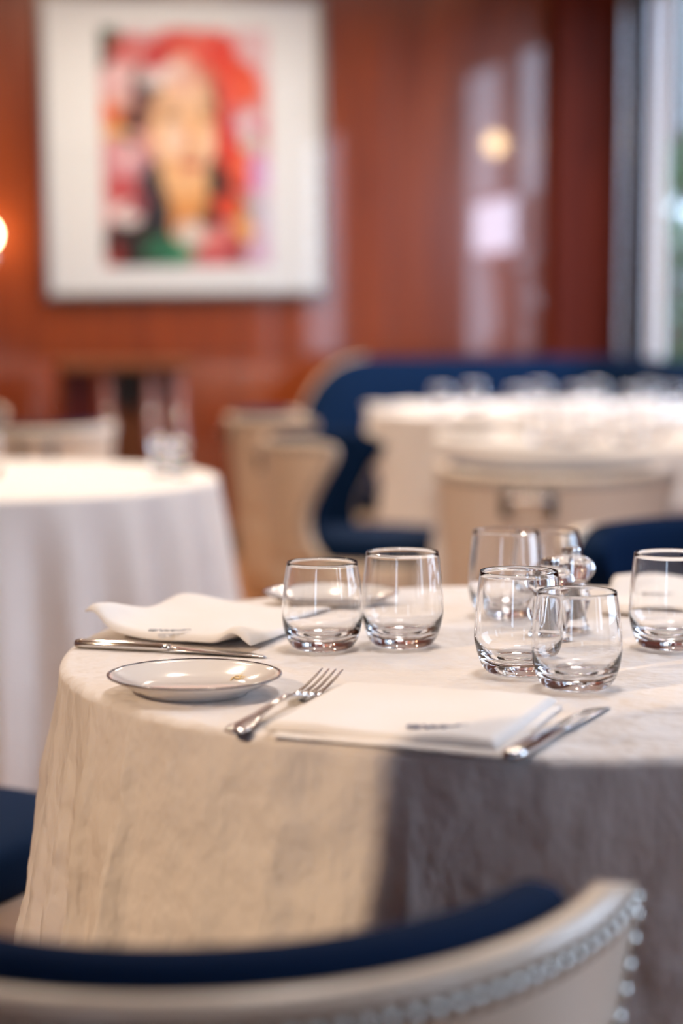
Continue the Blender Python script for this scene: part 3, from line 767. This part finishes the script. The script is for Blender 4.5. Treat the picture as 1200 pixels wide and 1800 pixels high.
napkin([at(1062, 1082, TOP), at(1290, 1098, TOP), at(1330, 1036, TOP), at(1075, 1030, TOP)],
       'folded white napkin with grey monogram behind the right edge tumbler', lambda u, v: .006 * math.exp(-((u - .25) / .25) ** 2) * v + .002, .010, (1152, 1043, -.1, .0165, .85), mt='grey_thread')
def tn(px, d, a, label, group):
    x, y = gp(px, d); q = []
    for (u, v) in ((-.11, -.07), (.11, -.07), (.11, .07), (-.11, .07)): q.append(Vector((x + u * math.cos(a) - v * math.sin(a), y + u * math.sin(a) + v * math.cos(a), 0)))
    napkin(q, label, lambda u, v: .004 * math.sin(u * 7 + v * 3) + .004, .012, group=group)
for (px, d, a), w_ in zip(((702, 6.95, .3), (862, 6.53, 0), (982, 6.50, .1), (1106, 6.54, -.1), (1010, 7.27, .0)), ('leftmost on', 'second from left on the near side of', 'third from left on the near side of', 'rightmost on', 'farthest back on')): tn(px, d, a, 'blurred folded white napkin ' + w_ + ' the far right table', 'napkins on the far right table')
for (px, d, a), w_ in zip(((952, 5.54, .1), (1122, 5.52, -.1)), ('left', 'right')): tn(px, d, a, w_ + ' one of two blurred folded white napkins on the middle right table', 'napkins on the middle right table')

# ------------------------------------------------------------------ cutlery (local: lies along +x from the handle end)
def section_sweep(name, st, material, seg=14):
    """st: (x, y centre, z centre, half width, half height)"""
    vs, fs = [], []
    for (x, yc, zc, w, h) in st:
        for k in range(seg):
            a = 2 * PI * k / seg; ca_, sa = math.cos(a), math.sin(a)
            vs.append((x, yc + w * math.copysign(abs(ca_) ** .75, ca_), zc + h * math.copysign(abs(sa) ** .75, sa)))
    for i in range(len(st) - 1):
        for k in range(seg): fs.append((i * seg + k, i * seg + (k + 1) % seg, (i + 1) * seg + (k + 1) % seg, (i + 1) * seg + k))
    fs.append(list(range(seg))); fs.append(list(range((len(st) - 1) * seg, len(st) * seg)))
    return mk(name, vs, fs, material)
def knife(p0, p1, label):
    t = empty('table_knife', label, 'knife', (p0.x, p0.y, TOP + .0002), math.atan2(p1.y - p0.y, p1.x - p0.x))
    k_ = (p1 - p0).length / .21
    link('handle', section_sweep('handle', [(0, 0, .0045, .003, .002), (.002, 0, .0046, .0072, .0040), (.01, 0, .0047, .0084, .0045), (.05, 0, .0047, .0076, .0043), (.085, 0, .0046, .0062, .0038), (.098, 0, .0045, .0055, .0034), (.104, 0, .0043, .0052, .0030)], M['chrome']), t).scale = (k_, 1, 1)
    link('blade', section_sweep('blade', [(.1035, 0, .0042, .0048, .0026), (.108, .0006, .0040, .0068, .0014), (.116, .0015, .0036, .0088, .0009), (.15, .0018, .0028, .0094, .0008), (.19, .0012, .0019, .0088, .0007), (.203, -.001, .0015, .0062, .0006), (.210, -.004, .0013, .002, .0005)], M['chrome']), t).scale = (k_, 1, 1)
knife(at(133, 1133, TOP + .003), at(470, 1153, TOP + .002), 'steel table knife at left, lying in front of the curled napkin')
knife(at(896, 1331, TOP + .004), at(1060, 1241, TOP + .002), 'steel table knife at right of the front napkin, below the nearest tumbler')
p0, p1 = at(408, 1288, TOP + .002), at(584, 1176, TOP + .016)
fk = empty('table_fork', 'steel table fork between the bread plate and the front napkin', 'fork', (p0.x, p0.y, TOP + .0003), math.atan2(p1.y - p0.y, p1.x - p0.x))
sc = (p1.xy - p0.xy).length / .200
link('handle', section_sweep('handle', [(0, 0, .0022, .003, .0012), (.003, 0, .0024, .0085, .0016), (.014, 0, .0028, .0108, .0018), (.03, 0, .0040, .0085, .0018), (.05, 0, .0066, .0044, .0015), (.08, 0, .0100, .0026, .0014), (.105, 0, .0108, .0026, .0014), (.118, 0, .0090, .0042, .0012), (.127, 0, .0068, .0094, .0011), (.136, 0, .0048, .0122, .0010), (.143, 0, .0042, .0124, .0009)], M['chrome']), fk).scale = (sc, 1, 1)
for i in range(4):
    yc = -.0096 + .0064 * i
    link('tine', section_sweep('tine', [(.1415, yc, .0042, .0026, .0009), (.150, yc, .0046, .0019, .0009), (.168, yc, .0076, .0017, .0009), (.187, yc, .0120, .0014, .0008), (.200, yc, .0158, .0007, .0005)], M['chrome'], 8), fk).scale = (sc, 1, 1)

# ------------------------------------------------------------------ banquette along the far corner
path = catmull([(1.585, 8.40, 0), (1.70, 8.43, 0), (1.80, 8.44, 0), (1.95, 8.45, 0), (2.25, 8.46, 0), (2.70, 8.46, 0), (2.93, 8.40, 0), (3.03, 8.22, 0), (3.06, 7.95, 0), (3.06, 7.40, 0)], 8)
bq = empty('banquette', 'curved navy banquette with cream piping along the far wall', 'banquette', (0, 0, 0), RA)
def path_frames():
    out = []; s = 0
    for i, p in enumerate(path):
        a = path[max(0, i - 1)]; b_ = path[min(len(path) - 1, i + 1)]; t = (b_ - a).normalized()
        if i: s += (p - path[i - 1]).length
        out.append((p, Vector((t.y, -t.x, 0)), s))   # inward normal (towards the table)
    return out
PF = path_frames()
def btop(s): return .52 + .375 * math.sqrt(max(0, 1 - (max(0, .33 - s) / .33) ** 2))
def sweep_path(name, secf, material):
    vs, fs = [], []; n = None
    for (p, nr, s) in PF:
        sc_ = secf(s); n = len(sc_)
        for (d, z) in sc_: q = p + nr * d; vs.append((q.x, q.y, z))
    for i in range(len(PF) - 1):
        for k in range(n): fs.append((i * n + k, i * n + (k + 1) % n, (i + 1) * n + (k + 1) % n, (i + 1) * n + k))
    fs.append(list(range(n))); fs.append(list(range((len(PF) - 1) * n, len(PF) * n)))
    return mk(name, vs, fs, material)
link('backrest', sweep_path('backrest', lambda s: [(.0, .1), (.0, btop(s) - .03), (.02, btop(s)), (.08, btop(s)), (.105, btop(s) - .03), (.12, .44), (.12, .1)], M['velvet']), bq)
link('piping', tube('piping', [(p + nr * .008).to_tuple()[:2] + (btop(s) + .002,) for (p, nr, s) in PF if s < .34], .006, M['leather'], 8), bq)
link('seat', sweep_path('seat', lambda s: [(.12, .36), (.12, .45), (.40, .47), (.43, .45), (.44, .40), (.43, .36)], M['velvet']), bq)
link('plinth', sweep_path('plinth', lambda s: [(.02, 0), (.02, .36), (.41, .36), (.40, 0)], M['leather']), bq)

# ------------------------------------------------------------------ wooden service stand by the wall
st = empty('service_stand', 'dark wooden service stand against the wall below the portrait', 'stand', room(.87, 8.48, 0), RA)
zt_ = .885
link('top_board', boxes('top_board', [(-.30, .27, -.16, .16, zt_ - .035, zt_)], M['brownwood'], .004), st)
def leg(x0, x1, w=.028, y=-.13): return tube('upright', [(x1, y, 0), (x0, y, zt_ - .036)], w, M['darkwood'], 4)
for (x0, x1, y) in ((-.10, -.085, -.12), (.085, .10, -.12), (.19, .25, -.12), (-.25, -.27, .12), (.22, .24, .12)):
    link('upright', leg(x0, x1, .026, y), st)
link('side_panel', boxes('side_panel', [(-.27, -.13, -.02, .0, .32, zt_ - .04)], mat('maroon_lacquer', (0.10, 0.006, 0.008), .3)), st)
link('niche_dark', boxes('niche_dark', [(-.06, .17, -.05, .10, zt_ - .20, zt_ - .038)], M['black'], .003), st)  # solid black block, paints the shade inside the stand's open niche
link('lower_panel', boxes('lower_panel', [(-.06, .17, -.0, .02, .10, zt_ - .205)], M['brownwood']), st)
link('shelf', boxes('shelf', [(-.27, .24, -.11, .11, .26, .285)], M['darkwood'], .003), st)
